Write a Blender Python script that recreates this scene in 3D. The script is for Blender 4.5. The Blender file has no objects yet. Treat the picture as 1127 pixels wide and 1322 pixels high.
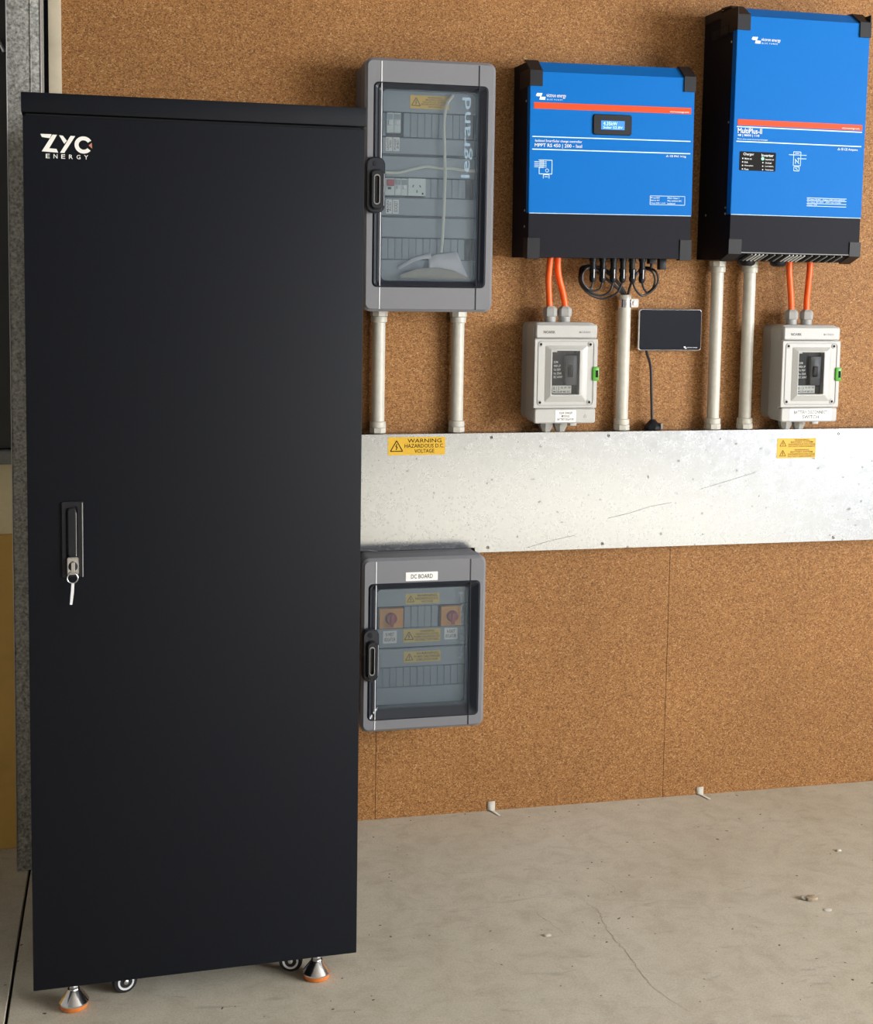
import bpy, bmesh, math, random
from mathutils import Vector, Matrix
random.seed(7)
S = bpy.context.scene
COL = S.collection
PI = math.pi

# ------------------------------------------------------------------ camera
def look_matrix(yaw, pitch, roll):
    cy, sy, cp, sp = math.cos(yaw), math.sin(yaw), math.cos(pitch), math.sin(pitch)
    f = Vector((sy*cp, cy*cp, -sp)); r = Vector((cy, -sy, 0)); u = r.cross(f)
    r2 = math.cos(roll)*r + math.sin(roll)*u; u2 = -math.sin(roll)*r + math.cos(roll)*u
    return Matrix((r2, u2, -f)).transposed()
cam = bpy.data.cameras.new('camera')
cam.sensor_fit = 'HORIZONTAL'; cam.sensor_width = 36.0
cam.lens = 1748.04/1127*36.0
cam.shift_y = -(661-508.7)/1127
cam.clip_start = 0.05
co = bpy.data.objects.new('camera', cam); COL.objects.link(co)
co.matrix_world = Matrix.Translation((0, -3.4, 1.446)) @ look_matrix(math.radians(13.002), math.radians(5.227), math.radians(0.8706)).to_4x4()
S.camera = co

# ------------------------------------------------------------------ light
S.view_settings.view_transform = 'Standard'
S.view_settings.look = 'None'
S.view_settings.exposure = 0.0
S.view_settings.gamma = 1.0
S.view_settings.use_curve_mapping = False
S.cycles.use_denoising = True
S.cycles.max_bounces = 8
w = bpy.data.worlds.new('sky'); S.world = w; w.use_nodes = True
bg = w.node_tree.nodes['Background']
bg.inputs[0].default_value = (0.62, 0.74, 1.0, 1); bg.inputs[1].default_value = 1.6
sun = bpy.data.lights.new('sun', 'SUN'); sun.energy = 38.0; sun.angle = math.radians(0.6); sun.color = (1, .97, .93)
so = bpy.data.objects.new('sun', sun); COL.objects.link(so)
so.rotation_euler = Vector((-0.80, -0.06, -0.45)).to_track_quat('-Z', 'Y').to_euler()
door = bpy.data.lights.new('unseen_opening_light', 'AREA'); door.shape = 'RECTANGLE'  # area lamp added at an unseen opening, in place of sky light
door.size = 3.6; door.size_y = 1.5; door.energy = 600; door.color = (0.97, 0.98, 1.0)
do = bpy.data.objects.new('unseen_opening_light', door); COL.objects.link(do)
do.location = (5.19, -4.4, 1.65); do.rotation_euler = (PI/2, 0, PI/2)

# ------------------------------------------------------------------ materials
def mat(name, col, rough=.5, metal=0., spec=.5, **k):
    m = bpy.data.materials.new(name); m.use_nodes = True
    b = m.node_tree.nodes['Principled BSDF']
    b.inputs['Base Color'].default_value = (*col, 1); b.inputs['Roughness'].default_value = rough
    b.inputs['Metallic'].default_value = metal; b.inputs['Specular IOR Level'].default_value = spec
    if 'emit' in k:
        b.inputs['Emission Color'].default_value = (*k['emit'], 1); b.inputs['Emission Strength'].default_value = k.get('es', 1)
    if 'grain' in k: grain(m, *k['grain'])
    return m
def N(m, t, **k):
    n = m.node_tree.nodes.new(t)
    for a, v in k.items(): setattr(n, a, v)
    return n
def L(m, a, b): m.node_tree.links.new(a, b)
def noise(m, scale, detail=4, rough=.55, vec=None, dist=0):
    n = N(m, 'ShaderNodeTexNoise'); n.inputs['Scale'].default_value = scale; n.inputs['Detail'].default_value = detail
    n.inputs['Roughness'].default_value = rough; n.inputs['Distortion'].default_value = dist
    L(m, vec or pos(m), n.inputs['Vector']); return n.outputs['Fac']
def pos(m):
    for n in m.node_tree.nodes:
        if n.bl_idname == 'ShaderNodeNewGeometry': return n.outputs['Position']
    return N(m, 'ShaderNodeNewGeometry').outputs['Position']
def scaled(m, s):
    n = N(m, 'ShaderNodeMapping'); n.inputs['Scale'].default_value = s; L(m, pos(m), n.inputs['Vector']); return n.outputs['Vector']
def ramp(m, fac, stops):
    n = N(m, 'ShaderNodeValToRGB'); e = n.color_ramp.elements
    while len(e) < len(stops): e.new(.5)
    for q, (p, c) in zip(e, stops): q.position = p; q.color = (*c, 1) if len(c) == 3 else c
    L(m, fac, n.inputs['Fac']); return n.outputs['Color']
def mix(m, fac, a, b, mode='MIX'):
    n = N(m, 'ShaderNodeMix', data_type='RGBA', blend_type=mode)
    if isinstance(fac, (int, float)): n.inputs[0].default_value = fac
    else: L(m, fac, n.inputs[0])
    for v, i in ((a, 6), (b, 7)):
        if isinstance(v, tuple): n.inputs[i].default_value = (*v, 1)
        else: L(m, v, n.inputs[i])
    return n.outputs[2]
def bump(m, h, strength, dist):
    n = N(m, 'ShaderNodeBump'); n.inputs['Strength'].default_value = strength; n.inputs['Distance'].default_value = dist
    L(m, h, n.inputs['Height']); L(m, n.outputs[0], m.node_tree.nodes['Principled BSDF'].inputs['Normal'])
def base(m, c): L(m, c, m.node_tree.nodes['Principled BSDF'].inputs['Base Color'])
def rgh(m, c): L(m, c, m.node_tree.nodes['Principled BSDF'].inputs['Roughness'])
def grain(m, scale, amt, b=.1):
    f = noise(m, scale, 3)
    c = tuple(m.node_tree.nodes['Principled BSDF'].inputs['Base Color'].default_value[:3])
    base(m, ramp(m, f, [(.3, tuple(v*(1-amt) for v in c)), (.7, tuple(min(1, v*(1+amt)) for v in c))]))
    if b: bump(m, f, b, .0006)

def chipboard():
    m = mat('chipboard', (.3, .16, .07), .62, spec=.25)
    v = N(m, 'ShaderNodeTexVoronoi'); v.inputs['Scale'].default_value = 320; L(m, scaled(m, (1, 1, 1.25)), v.inputs['Vector'])
    sep = N(m, 'ShaderNodeSeparateColor'); L(m, v.outputs['Color'], sep.inputs[0])
    chips = ramp(m, sep.outputs[0], [(0, (.150, .066, .020)), (.3, (.268, .126, .039)), (.6, (.325, .158, .052)), (.88, (.375, .19, .07)), (1, (.49, .29, .135))])
    fine = ramp(m, noise(m, 420, 3, .6), [(.34, (.62, .55, .48)), (.52, (1, 1, 1)), (.75, (1.12, 1.1, 1.06))])
    c = mix(m, 1., chips, fine, 'MULTIPLY')
    cloud = ramp(m, noise(m, 2.2, 3), [(.3, (.9, .87, .83)), (.7, (1.08, 1.06, 1.03))])
    c = mix(m, 1., c, cloud, 'MULTIPLY')
    sp = ramp(m, noise(m, 95, 2, .5), [(.70, (0, 0, 0)), (.76, (1, 1, 1))])
    c = mix(m, sp, c, (.09, .04, .018))
    base(m, c); bump(m, noise(m, 330, 3), .35, .0008); return m
def concrete():
    m = mat('concrete', (.4, .36, .28), .72, spec=.35)
    big = noise(m, 1.3, 5, .6); mid = noise(m, 16, 8, .72, dist=.5); fine = noise(m, 240, 3, .7)
    c = ramp(m, big, [(.3, (.52, .465, .355)), (.55, (.58, .535, .43)), (.75, (.62, .58, .485))])
    c = mix(m, 1., c, ramp(m, mid, [(.3, (.84, .82, .78)), (.52, (1, 1, 1)), (.72, (1.08, 1.08, 1.07))]), 'MULTIPLY')
    c = mix(m, 1., c, ramp(m, fine, [(.3, (.82, .81, .8)), (.55, (1, 1, 1)), (.8, (1.1, 1.1, 1.1))]), 'MULTIPLY')
    # trowel scuffs: stretched noise, grey
    sc = ramp(m, noise(m, 22, 5, .7, scaled(m, (.35, 1.6, 1)), 1.2), [(.60, (0, 0, 0)), (.72, (.55, .55, .55))])
    c = mix(m, sc, c, (.30, .285, .25))
    dots = ramp(m, noise(m, 60, 1, .4), [(.755, (0, 0, 0)), (.78, (1, 1, 1))])
    c = mix(m, dots, c, (.12, .09, .06))
    base(m, c); bump(m, mid, .12, .004); return m
def galvanised(name='galvanised_sheet', c0=(.31, .33, .36), c1=(.36, .38, .41), r=(.22, .30), metal=.95, sc=45):
    m = mat(name, c0, .36, metal)
    v = N(m, 'ShaderNodeTexVoronoi'); v.inputs['Scale'].default_value = sc; L(m, pos(m), v.inputs['Vector'])
    sep = N(m, 'ShaderNodeSeparateColor'); L(m, v.outputs['Color'], sep.inputs[0])
    f = N(m, 'ShaderNodeMath', operation='MULTIPLY_ADD'); L(m, sep.outputs[0], f.inputs[0]); f.inputs[1].default_value = .16
    L(m, noise(m, 160, 3), f.inputs[2])
    c = ramp(m, f.outputs[0], [(.35, c0), (.85, c1)])
    dots = ramp(m, noise(m, 70, 1, .4), [(.74, (0, 0, 0)), (.77, (1, 1, 1))])
    c = mix(m, dots, c, (.16, .16, .16))
    base(m, c); rgh(m, ramp(m, f.outputs[0], [(.3, (r[0],)*3), (.9, (r[1],)*3)]))
    bump(m, noise(m, 420, 2), .06, .0004); return m
def glass(name, tint, gloss=.06, op=0.):
    m = bpy.data.materials.new(name); m.use_nodes = True
    nt = m.node_tree; nt.nodes.remove(nt.nodes['Principled BSDF'])
    out = nt.nodes['Material Output']
    t = N(m, 'ShaderNodeBsdfTransparent'); t.inputs[0].default_value = (*tint, 1)
    g = N(m, 'ShaderNodeBsdfGlossy'); g.inputs['Roughness'].default_value = gloss
    fr = N(m, 'ShaderNodeFresnel'); fr.inputs['IOR'].default_value = 1.5
    x = N(m, 'ShaderNodeMixShader'); L(m, fr.outputs[0], x.inputs[0]); L(m, t.outputs[0], x.inputs[1]); L(m, g.outputs[0], x.inputs[2])
    res = x.outputs[0]
    if op:
        d = N(m, 'ShaderNodeBsdfDiffuse'); d.inputs[0].default_value = (.42, .58, .74, 1)
        y = N(m, 'ShaderNodeMixShader'); y.inputs[0].default_value = op; L(m, res, y.inputs[1]); L(m, d.outputs[0], y.inputs[2]); res = y.outputs[0]
    L(m, res, out.inputs[0]); return m

M = dict(
    chip=chipboard(), concrete=concrete(), galv=galvanised(),
    post=galvanised('aged_galvanised_post', (.13, .13, .12), (.56, .55, .50), (.5, .65), .3, 260),
    black=mat('black_powder_coat', (.0066, .0076, .0108), .55, spec=.13, grain=(900, .12, .08)),
    blackgap=mat('black_gap', (.004, .004, .005), .8),
    blackpl=mat('black_plastic', (.0125, .0125, .015), .45, spec=.22),
    charcoal=mat('charcoal_case', (.0095, .010, .0155), .55, spec=.10, grain=(700, .15, .1)),
    blue=mat('blue_enamel', (.0, .138, .48), .5, spec=.10, grain=(500, .03, 0)),
    red=mat('orange_red_stripe', (.72, .065, .010), .5, spec=.2),
    white=mat('white_print', (.82, .84, .86), .6),
    pale=mat('pale_print', (.62, .80, .92), .6),
    logo=mat('logo_white', (.72, .71, .66), .6),
    logored=mat('logo_rust', (.42, .16, .10), .6),
    grey=mat('grey_abs', (.185, .187, .20), .45, spec=.35, grain=(600, .05, .06)),
    greyb=mat('grey_abs_back', (.16, .16, .165), .55, grain=(600, .05, .06)),
    inner=mat('grey_cover_plate', (.31, .36, .395), .5, grain=(500, .05, 0)),
    blank=mat('grey_module_blank', (.27, .32, .355), .5),
    gasket=mat('dark_gasket', (.016, .020, .028), .22),
    handlegrip=mat('gloss_black_grip', (.014, .015, .019), .18),
    gap=mat('shadow_gap', (.02, .022, .026), .8),
    rib=mat('pale_hinge_rib', (.75, .75, .75), .35),
    glass=glass('clear_smoked_cover', (.94, .965, .985), .05, .06),  # slight bluish haze paints room reflections into the cover
    winglass=glass('isolator_window', (.97, .98, .98), .04, 0.),
    frost=glass('raised_clear_lettering', (.8, .8, .8), .3, .5), frost2=glass('faint_clear_lettering', (.8, .85, .9), .3, .14),
    yellow=mat('yellow_label', (.66, .39, .012), .5, grain=(300, .04, 0)),
    yellowp=mat('yellow_label_pale', (.74, .52, .10), .5),
    yellowin=mat('bright_yellow_label', (.92, .56, .015), .5),
    ink=mat('black_ink', (.010, .009, .008), .6, spec=.1),
    whitelab=mat('white_label', (.84, .84, .81), .5),
    ivory=mat('light_grey_polycarbonate', (.455, .45, .425), .42, grain=(400, .03, .04)),
    ivoryb=mat('light_grey_base', (.39, .387, .368), .5, grain=(400, .03, .04)),
    pvc=mat('cream_pvc', (.52, .50, .435), .42, grain=(60, .06, 0)),
    gland=mat('grey_nylon_gland', (.37, .367, .345), .5),
    orange=mat('orange_cable', (.90, .115, .008), .42, grain=(120, .05, 0)),
    pvblack=mat('black_cable', (.013, .013, .015), .45),
    breaker=mat('dark_breaker', (.012, .013, .018), .45, spec=.25),
    breaker2=mat('grey_breaker_toggle', (.05, .053, .062), .4),
    green=mat('green_latch', (.07, .34, .02), .4),
    chrome=mat('chrome', (.78, .78, .80), .14, 1.),
    steel=mat('zinc_steel', (.62, .62, .62), .32, 1.),
    rubber=mat('orange_rubber', (.62, .17, .025), .55, grain=(200, .1, .1)),
    tyre=mat('black_rubber', (.010, .010, .012), .6),
    rimw=mat('white_caster_rim', (.70, .70, .70), .4),
    screen=mat('lcd_screen', (.02, .16, .5), .25, emit=(.05, .26, .90), es=.55),
    scrtext=mat('lcd_text', (.5, .8, 1), .3, emit=(.45, .8, 1), es=.5),
    dispglass=mat('black_display_glass', (.005, .007, .013), .12, spec=.25),
    silver=mat('silver_bezel', (.80, .81, .83), .22, .9),
    led=mat('green_led', (.2, .9, .45), .3, emit=(.25, 1, .5), es=1.2),
    orangepl=mat('orange_isolator_plate', (.70, .30, .05), .5),
    redknob=mat('red_isolator_knob', (.42, .05, .045), .45),
    redtog=mat('red_toggle', (.48, .05, .06), .45),
    teal=mat('pale_breaker', (.70, .76, .74), .45),
    timber=mat('cream_timber', (.50, .43, .31), .6, grain=(18, .1, .1)),
    ply=mat('lit_yellow_plywood', (.62, .38, .09), .6, grain=(7, .15, .1)),  # albedo raised to carry the warm light in the left bay
    plaster=mat('glow_lit_plaster', (.86, .74, .46), .8, grain=(60, .03, .1)),  # brightened so the colour holds the glow on this strip
    render=mat('painted_wall', (.27, .26, .25), .85, grain=(40, .03, .1)),
    sill=mat('grey_sill', (.24, .24, .23), .7, grain=(150, .1, .1)),
    darkframe=mat('dark_window_frame', (.022, .024, .024), .45),
    darkglass=mat('dark_window_glass', (.008, .010, .010), .08),
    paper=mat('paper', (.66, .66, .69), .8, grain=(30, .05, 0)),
    brown_reflection=mat('reflected_brown', (.36, .33, .27), .8, grain=(30, .06, 0)),
    reflection=mat('reflected_streak', (.70, .70, .60), .5),
    scratch=mat('scratch_mark', (.22, .22, .22), .7),
    stone=mat('pebble', (.36, .28, .19), .8, grain=(120, .3, .3)),
    chipw=mat('paint_chip', (.66, .62, .54), .8), tape=mat('pale_tape', (.50, .46, .38), .7),
    crack=mat('crack_line', (.34, .30, .235), .9),
)

# ------------------------------------------------------------------ mesh helpers
def new(): return bmesh.new()
def box(bm, x0, x1, y0, y1, z0, z1, bev=0., seg=2):
    t = bmesh.new()
    bmesh.ops.create_cube(t, size=1)
    for v in t.verts: v.co = Vector(((x0+x1)/2+v.co.x*(x1-x0), (y0+y1)/2+v.co.y*(y1-y0), (z0+z1)/2+v.co.z*(z1-z0)))
    if bev: bmesh.ops.bevel(t, geom=t.edges[:], offset=bev, segments=seg, profile=.5, affect='EDGES')
    merge(bm, t); return bm
def merge(bm, t):
    me = bpy.data.meshes.new('tmp'); t.to_mesh(me); t.free(); bm.from_mesh(me); bpy.data.meshes.remove(me)
def rr(x0, x1, z0, z1, r, n=5):
    r = max(1e-4, min(r, (x1-x0)/2-1e-4, (z1-z0)/2-1e-4)); p = []
    for cx, cz, a in ((x1-r, z1-r, 0), (x0+r, z1-r, 90), (x0+r, z0+r, 180), (x1-r, z0+r, 270)):
        for i in range(n+1):
            t = math.radians(a+90*i/n); p.append((cx+r*math.cos(t), cz+r*math.sin(t)))
    return p
def loft(bm, rings, cap0=True, cap1=True):
    vs = [[bm.verts.new(p) for p in rg] for rg in rings]; n = len(vs[0])
    for a, b in zip(vs, vs[1:]):
        for i in range(n): bm.faces.new((a[i], a[(i+1) % n], b[(i+1) % n], b[i]))
    if cap0: bm.faces.new(vs[0][::-1])
    if cap1: bm.faces.new(vs[-1])
    return vs
def plate(bm, x0, x1, z0, z1, yb, yf, r=.004, bev=.001, n=5):
    """rounded rectangle facing -Y, from yb (wall side) to yf (viewer side)"""
    a = rr(x0, x1, z0, z1, r, n); b = rr(x0+bev, x1-bev, z0+bev, z1-bev, max(r-bev, 1e-4), n)
    loft(bm, [[(x, yb, z) for x, z in a], [(x, yf+bev, z) for x, z in a], [(x, yf, z) for x, z in b]]); return bm
def ring(bm, o, i, yb, yf, ro, ri, bev=.003, n=6, yi=None):
    """picture-frame ring; o/i = (x0,x1,z0,z1); inner edge may sit at yi"""
    A = rr(*o, ro, n); A2 = rr(o[0]+bev, o[1]-bev, o[2]+bev, o[3]-bev, max(ro-bev, 1e-4), n); B = rr(*i, ri, n)
    yi = yf if yi is None else yi
    rings = [[(x, yb, z) for x, z in B], [(x, yb, z) for x, z in A], [(x, yf+bev, z) for x, z in A], [(x, yf, z) for x, z in A2], [(x, yi, z) for x, z in B], [(x, yb, z) for x, z in B]]
    loft(bm, rings, False, False); bmesh.ops.remove_doubles(bm, verts=bm.verts, dist=1e-6); return bm
def axes(d):
    d = Vector(d).normalized(); a = Vector((0, 0, 1)) if abs(d.z) < .9 else Vector((1, 0, 0))
    u = d.cross(a).normalized(); return u, d.cross(u)
def lathe(bm, p, d, prof, seg=20, ph=0):
    p = Vector(p); d = Vector(d).normalized(); u, v = axes(d)
    rings = [[p+d*h+(u*math.cos(2*PI*k/seg+ph)+v*math.sin(2*PI*k/seg+ph))*max(r, 1e-5) for k in range(seg)] for r, h in prof]
    loft(bm, rings); return bm
def cyl(bm, a, b, r, seg=16, r2=None):
    a, b = Vector(a), Vector(b); return lathe(bm, a, b-a, [(r, 0), (r if r2 is None else r2, (b-a).length)], seg)
def smooth_path(pts, n=8):
    P = [Vector(p) for p in pts]; P = [2*P[0]-P[1]]+P+[2*P[-1]-P[-2]]; out = []
    for i in range(1, len(P)-2):
        for k in range(n):
            t = k/n; a, b, c, d = P[i-1:i+3]
            out.append(.5*((2*b)+(c-a)*t+(2*a-5*b+4*c-d)*t*t+(3*b-a-3*c+d)*t**3))
    return out+[P[-2]]
def tube(bm, pts, r, seg=10, n=8, sm=True):
    P = smooth_path(pts, n) if sm else [Vector(p) for p in pts]; rings = []; u = None
    for i, p in enumerate(P):
        d = (P[min(i+1, len(P)-1)]-P[max(i-1, 0)]).normalized()
        if u is None: u = axes(d)[0]
        u = (u-d*u.dot(d)).normalized(); v = d.cross(u)
        rings.append([p+(u*math.cos(2*PI*k/seg)+v*math.sin(2*PI*k/seg))*r for k in range(seg)])
    loft(bm, rings); return bm
def extrude_x(bm, prof, x0, x1):
    loft(bm, [[(x0, y, z) for y, z in prof], [(x1, y, z) for y, z in prof]]); return bm
def poly(bm, pts, yb, yf):
    """flat XZ outline with a little thickness"""
    loft(bm, [[(x, yb, z) for x, z in pts], [(x, yf, z) for x, z in pts]]); return bm
def bar(bm, a, b, wd, y, th=.0004):
    a, b = Vector((a[0], a[1])), Vector((b[0], b[1])); n = (b-a).normalized(); n = Vector((-n.y, n.x))*wd/2
    poly(bm, [a+n, b+n, b-n, a-n], y, y-th); return bm
_txt = {}
def text(bm, s, x0, x1, z0, z1, y, th=.0003, keep=False, rot=False):
    """lettering fitted into a box on an XZ plane, facing -Y; rot: reads upwards"""
    if s not in _txt:
        c = bpy.data.curves.new('t', 'FONT'); c.body = s; c.resolution_u = 2; c.fill_mode = 'FRONT'; c.offset = .006
        o = bpy.data.objects.new('t', c); COL.objects.link(o)
        dg = bpy.context.evaluated_depsgraph_get(); me = o.evaluated_get(dg).to_mesh()
        V = [tuple(v.co[:2]) for v in me.vertices]; F = [tuple(p.vertices) for p in me.polygons]
        o.evaluated_get(dg).to_mesh_clear(); bpy.data.objects.remove(o); bpy.data.curves.remove(c); _txt[s] = (V, F)
    V, F = _txt[s]
    if rot: V = [(-b, a) for a, b in V]
    ax, bx = min(v[0] for v in V), max(v[0] for v in V); az, bz = min(v[1] for v in V), max(v[1] for v in V)
    sx, sz = (x1-x0)/(bx-ax), (z1-z0)/(bz-az)
    if keep: sx = sz = min(sx, sz)
    cx, cz = (x0+x1)/2, (z0+z1)/2
    vs = [bm.verts.new((cx+(a-(ax+bx)/2)*sx, y-th, cz+(b-(az+bz)/2)*sz)) for a, b in V]
    for f in F:
        try: bm.faces.new([vs[i] for i in f])
        except ValueError: pass
    return bm

def put(o, parent=None, loc=None):
    COL.objects.link(o)
    if parent is not None: o.parent = parent
    if loc is not None: o.location = loc
    return o
def obj(name, bm, m, parent=None, off=(0, 0, 0), sm=35, loc=None):
    bmesh.ops.recalc_face_normals(bm, faces=bm.faces)
    if off != (0, 0, 0): bmesh.ops.translate(bm, verts=bm.verts, vec=-Vector(off))
    me = bpy.data.meshes.new(name); bm.to_mesh(me); bm.free()
    me.materials.append(M[m])
    if sm:
        me.polygons.foreach_set('use_smooth', [True]*len(me.polygons)); me.set_sharp_from_angle(angle=math.radians(sm))
    return put(bpy.data.objects.new(name, me), parent, loc)
def flat(name, bm, m, parent, off=(0, 0, 0)):
    """lettering and print: single sided towards the viewer"""
    for f in bm.faces: f.normal_update()
    if off != (0, 0, 0): bmesh.ops.translate(bm, verts=bm.verts, vec=-Vector(off))
    me = bpy.data.meshes.new(name); bm.to_mesh(me); bm.free(); me.materials.append(M[m])
    return put(bpy.data.objects.new(name, me), parent)
def tag(o, label, cat, group=None, kind=None):
    o['label'] = label; o['category'] = cat
    if group: o['group'] = group
    if kind: o['kind'] = kind
    return o
def thing(name, label, cat, loc=(0, 0, 0), rot=(0, 0, 0), group=None):
    o = bpy.data.objects.new(name, None); o.empty_display_size = .05; COL.objects.link(o)
    o.location = loc; o.rotation_euler = rot; return tag(o, label, cat, group)
def structure(o): o['kind'] = 'structure'; return o

# ------------------------------------------------------------------ setting
RX0, RX1, RY0, RH = -2.6, 5.2, -7.0, 2.9
fl = bpy.data.objects.new('floor', None); COL.objects.link(fl); structure(fl)
obj('slab', box(new(), -.2265, 9, -12, .2, -.12, 0, .0015, 1), 'concrete', fl, sm=0)
obj('slab', box(new(), -6, -.2325, -12, .2, -.12, 0, .0015, 1), 'concrete', fl, sm=0)
obj('joint_bed', box(new(), -.24, -.22, -12, .2, -.118, -.012), 'gap', fl, sm=0)
for pts in ([(1.03, -.56), (1.045, -.61), (1.035, -.66), (1.03, -.73), (1.04, -.80), (1.035, -.88), (1.045, -.96), (1.08, -1.05)], [(.90, -.58), (.925, -.66), (.93, -.69)], [(1.10, -.44), (1.12, -.50), (1.10, -.54)], [(1.46, -.92), (1.54, -.95), (1.63, -.955)]):
    bm = new(); P = []
    for a, b in zip(pts, pts[1:]):
        for k in range(6): P.append((a[0]+(b[0]-a[0])*k/6+random.uniform(-.004, .004), a[1]+(b[1]-a[1])*k/6))
    for a, b in zip(P, P[1:]):
        w_ = random.uniform(.0003, .0008); vs = [bm.verts.new(q) for q in ((a[0]-w_, a[1], .0003), (a[0]+w_, a[1], .0003), (b[0]+w_, b[1], .0003), (b[0]-w_, b[1], .0003))]; bm.faces.new(vs)
    obj('crack', bm, 'crack', fl, sm=0)
wb = bpy.data.objects.new('wall_back', None); COL.objects.link(wb); structure(wb)
xs = [-.173+.8092*k for k in range(7)]
for a, b in zip(xs, xs[1:]):
    obj('panel', box(new(), a+.0005, b-.0005, 0, .018, .0, .90, .0004, 1), 'chip', wb, sm=0); obj('panel', box(new(), a+.0001, b-.0001, 0, .018, .9002, RH), 'chip', wb, sm=0)
obj('backing', box(new(), -.2, 5.2, .019, .10, 0, RH), 'gap', wb, sm=0)
structure(obj('ceiling', box(new(), RX0-.1, RX1+.1, RY0-.1, .1, RH, RH+.1), 'render', sm=0))
bm = new(); box(bm, RX1, RX1+.1, RY0-.1, -6.2, 0, RH); box(bm, RX1, RX1+.1, -2.6, .1, 0, RH); box(bm, RX1, RX1+.1, -6.2, -2.6, 2.4, RH); box(bm, RX1, RX1+.1, -6.2, -2.6, 0, .9)  # opening and sill of this unseen wall shaped to steer the sun patch
structure(obj('wall_right', bm, 'render', sm=0))
structure(obj('wall_left', box(new(), RX0-.1, RX0, RY0-.1, .1, 0, RH), 'render', sm=0))
structure(obj('wall_front', box(new(), RX0, RX1, RY0-.1, RY0, 0, RH), 'render', sm=0))
# the bay left of the steel post
wl = bpy.data.objects.new('wall_side', None); COL.objects.link(wl); structure(wl)
obj('plywood_sheet', box(new(), RX0, -.258, -.006, .02, .0, .79, .001), 'ply', wl, sm=0)
obj('plaster_strip', box(new(), RX0, -.20, .004, .10, .79, .965, .001), 'plaster', wl, sm=0)
obj('wall_body', box(new(), RX0, -.20, .021, .10, 0, .789), 'render', wl, sm=0)
obj('lintel', box(new(), RX0, -.20, .02, .10, 2.62, RH), 'render', wl, sm=0)
win = bpy.data.objects.new('window_1', None); COL.objects.link(win); structure(win)
obj('sill', box(new(), -1.6, -.262, -.035, .10, .966, .998, .003), 'sill', win)
bm = new(); ring(bm, (-1.5, -.262, 1.0, 2.6), (-1.44, -.300, 1.04, 2.55), .06, -.012, .004, .004)
obj('frame', bm, 'darkframe', win)
obj('pane', box(new(), -1.45, -.298, .02, .026, 1.03, 2.56), 'darkglass', win, sm=0)
bm = new(); tube(bm, [(-.36, -.02, 2.12), (-.272, -.02, 1.94)], .0045, 8, sm=False); obj('pane_reflection', bm, 'steel', win)  # diagonal light reflection in the pane, built as a thin rod
# steel post and timber trim
off = (-.22, -.08, 0)
t = thing('steel_post', 'weathered galvanised steel post standing behind the black cabinet at left', 'post', off)
bm = new(); box(bm, -.258, -.182, -.14, -.137, 0, RH, .001); box(bm, -.258, -.255, -.1369, -.02, 0, RH, .0008); box(bm, -.185, -.182, -.1369, -.02, 0, RH, .0008)
obj('channel', bm, 'post', t, off)
bm = new(); box(bm, -.206, -.2035, -.1425, -.14, 0, RH, .0008); obj('rib', bm, 'post', t, off)
bm = new(); box(bm, -.184, -.1815, -.1425, -.14, 0, RH, .0008); obj('lip', bm, 'steel', t, off)
bm = new(); box(bm, -.2585, -.2565, -.1425, -.14, 0, RH, .0008); obj('lip', bm, 'steel', t, off)
o = obj('trim_1', box(new(), -.172, -.1428, -.022, -.0005, 0, RH, .002), 'timber'); structure(o)

# ------------------------------------------------------------------ labels with print
def warning_sign(parent, off, x0, x1, z0, z1, y, lines, m='yellow', tri=True, two=False):
    p = obj('warning_label', plate(new(), x0, x1, z0, z1, y, y-.0006, .001, .0001, 2), m, parent, off, sm=0)
    Y = y-.0007; w, h = x1-x0, z1-z0
    bt, bl = new(), new()
    n = 2 if two else 1
    for q in range(n):
        zt = z1-h*q/n; hh = h/n
        zc = zt-hh*.5; s = hh*.62; xc = x0+w*.15
        a, b, c = (xc, zc+s*.5), (xc-s*.55, zc-s*.45), (xc+s*.55, zc-s*.45); tw = s*.08
        bar(bt, a, b, tw, Y, .0002); bar(bt, b, c, tw, Y, .0002); bar(bt, c, a, tw, Y, .0002)
        bar(bt, (xc+s*.05, zc+s*.22), (xc-s*.07, zc-s*.05), tw*.9, Y, .0002); bar(bt, (xc-s*.07, zc-s*.05), (xc+s*.07, zc-s*.05), tw*.9, Y, .0002); bar(bt, (xc+s*.07, zc-s*.05), (xc-s*.04, zc-s*.33), tw*.9, Y, .0002)
        ls = lines; k = len(ls); row = hh*.86/k
        for i, l in enumerate(ls):
            c0 = x0+w*.29; full = w*.69; mx = max(len(v) for v in ls)
            ww = full*max(.45, len(l)/mx) if i else full*(.55 if k > 3 else .86)
            top = zt-hh*.07-row*i; cx = c0+full/2
            text(bl, l, cx-ww/2, cx+ww/2, top-row*.84, top-row*.08, Y, .0002)
    obj('warning_triangle', bt, 'ink', p, sm=0).parent = p
    bmesh.ops.translate(bl, verts=bl.verts, vec=-Vector(off))
    flat('lettering', bl, 'ink', p)
    return p
_orig_ws = warning_sign
def fix_tri(p, off):
    for c in p.children:
        if c.name.startswith('warning_triangle'): c.location = -Vector(off)
def ws(parent, off, *a, **k):
    p = _orig_ws(parent, off, *a, **k); fix_tri(p, off); return p
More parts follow.
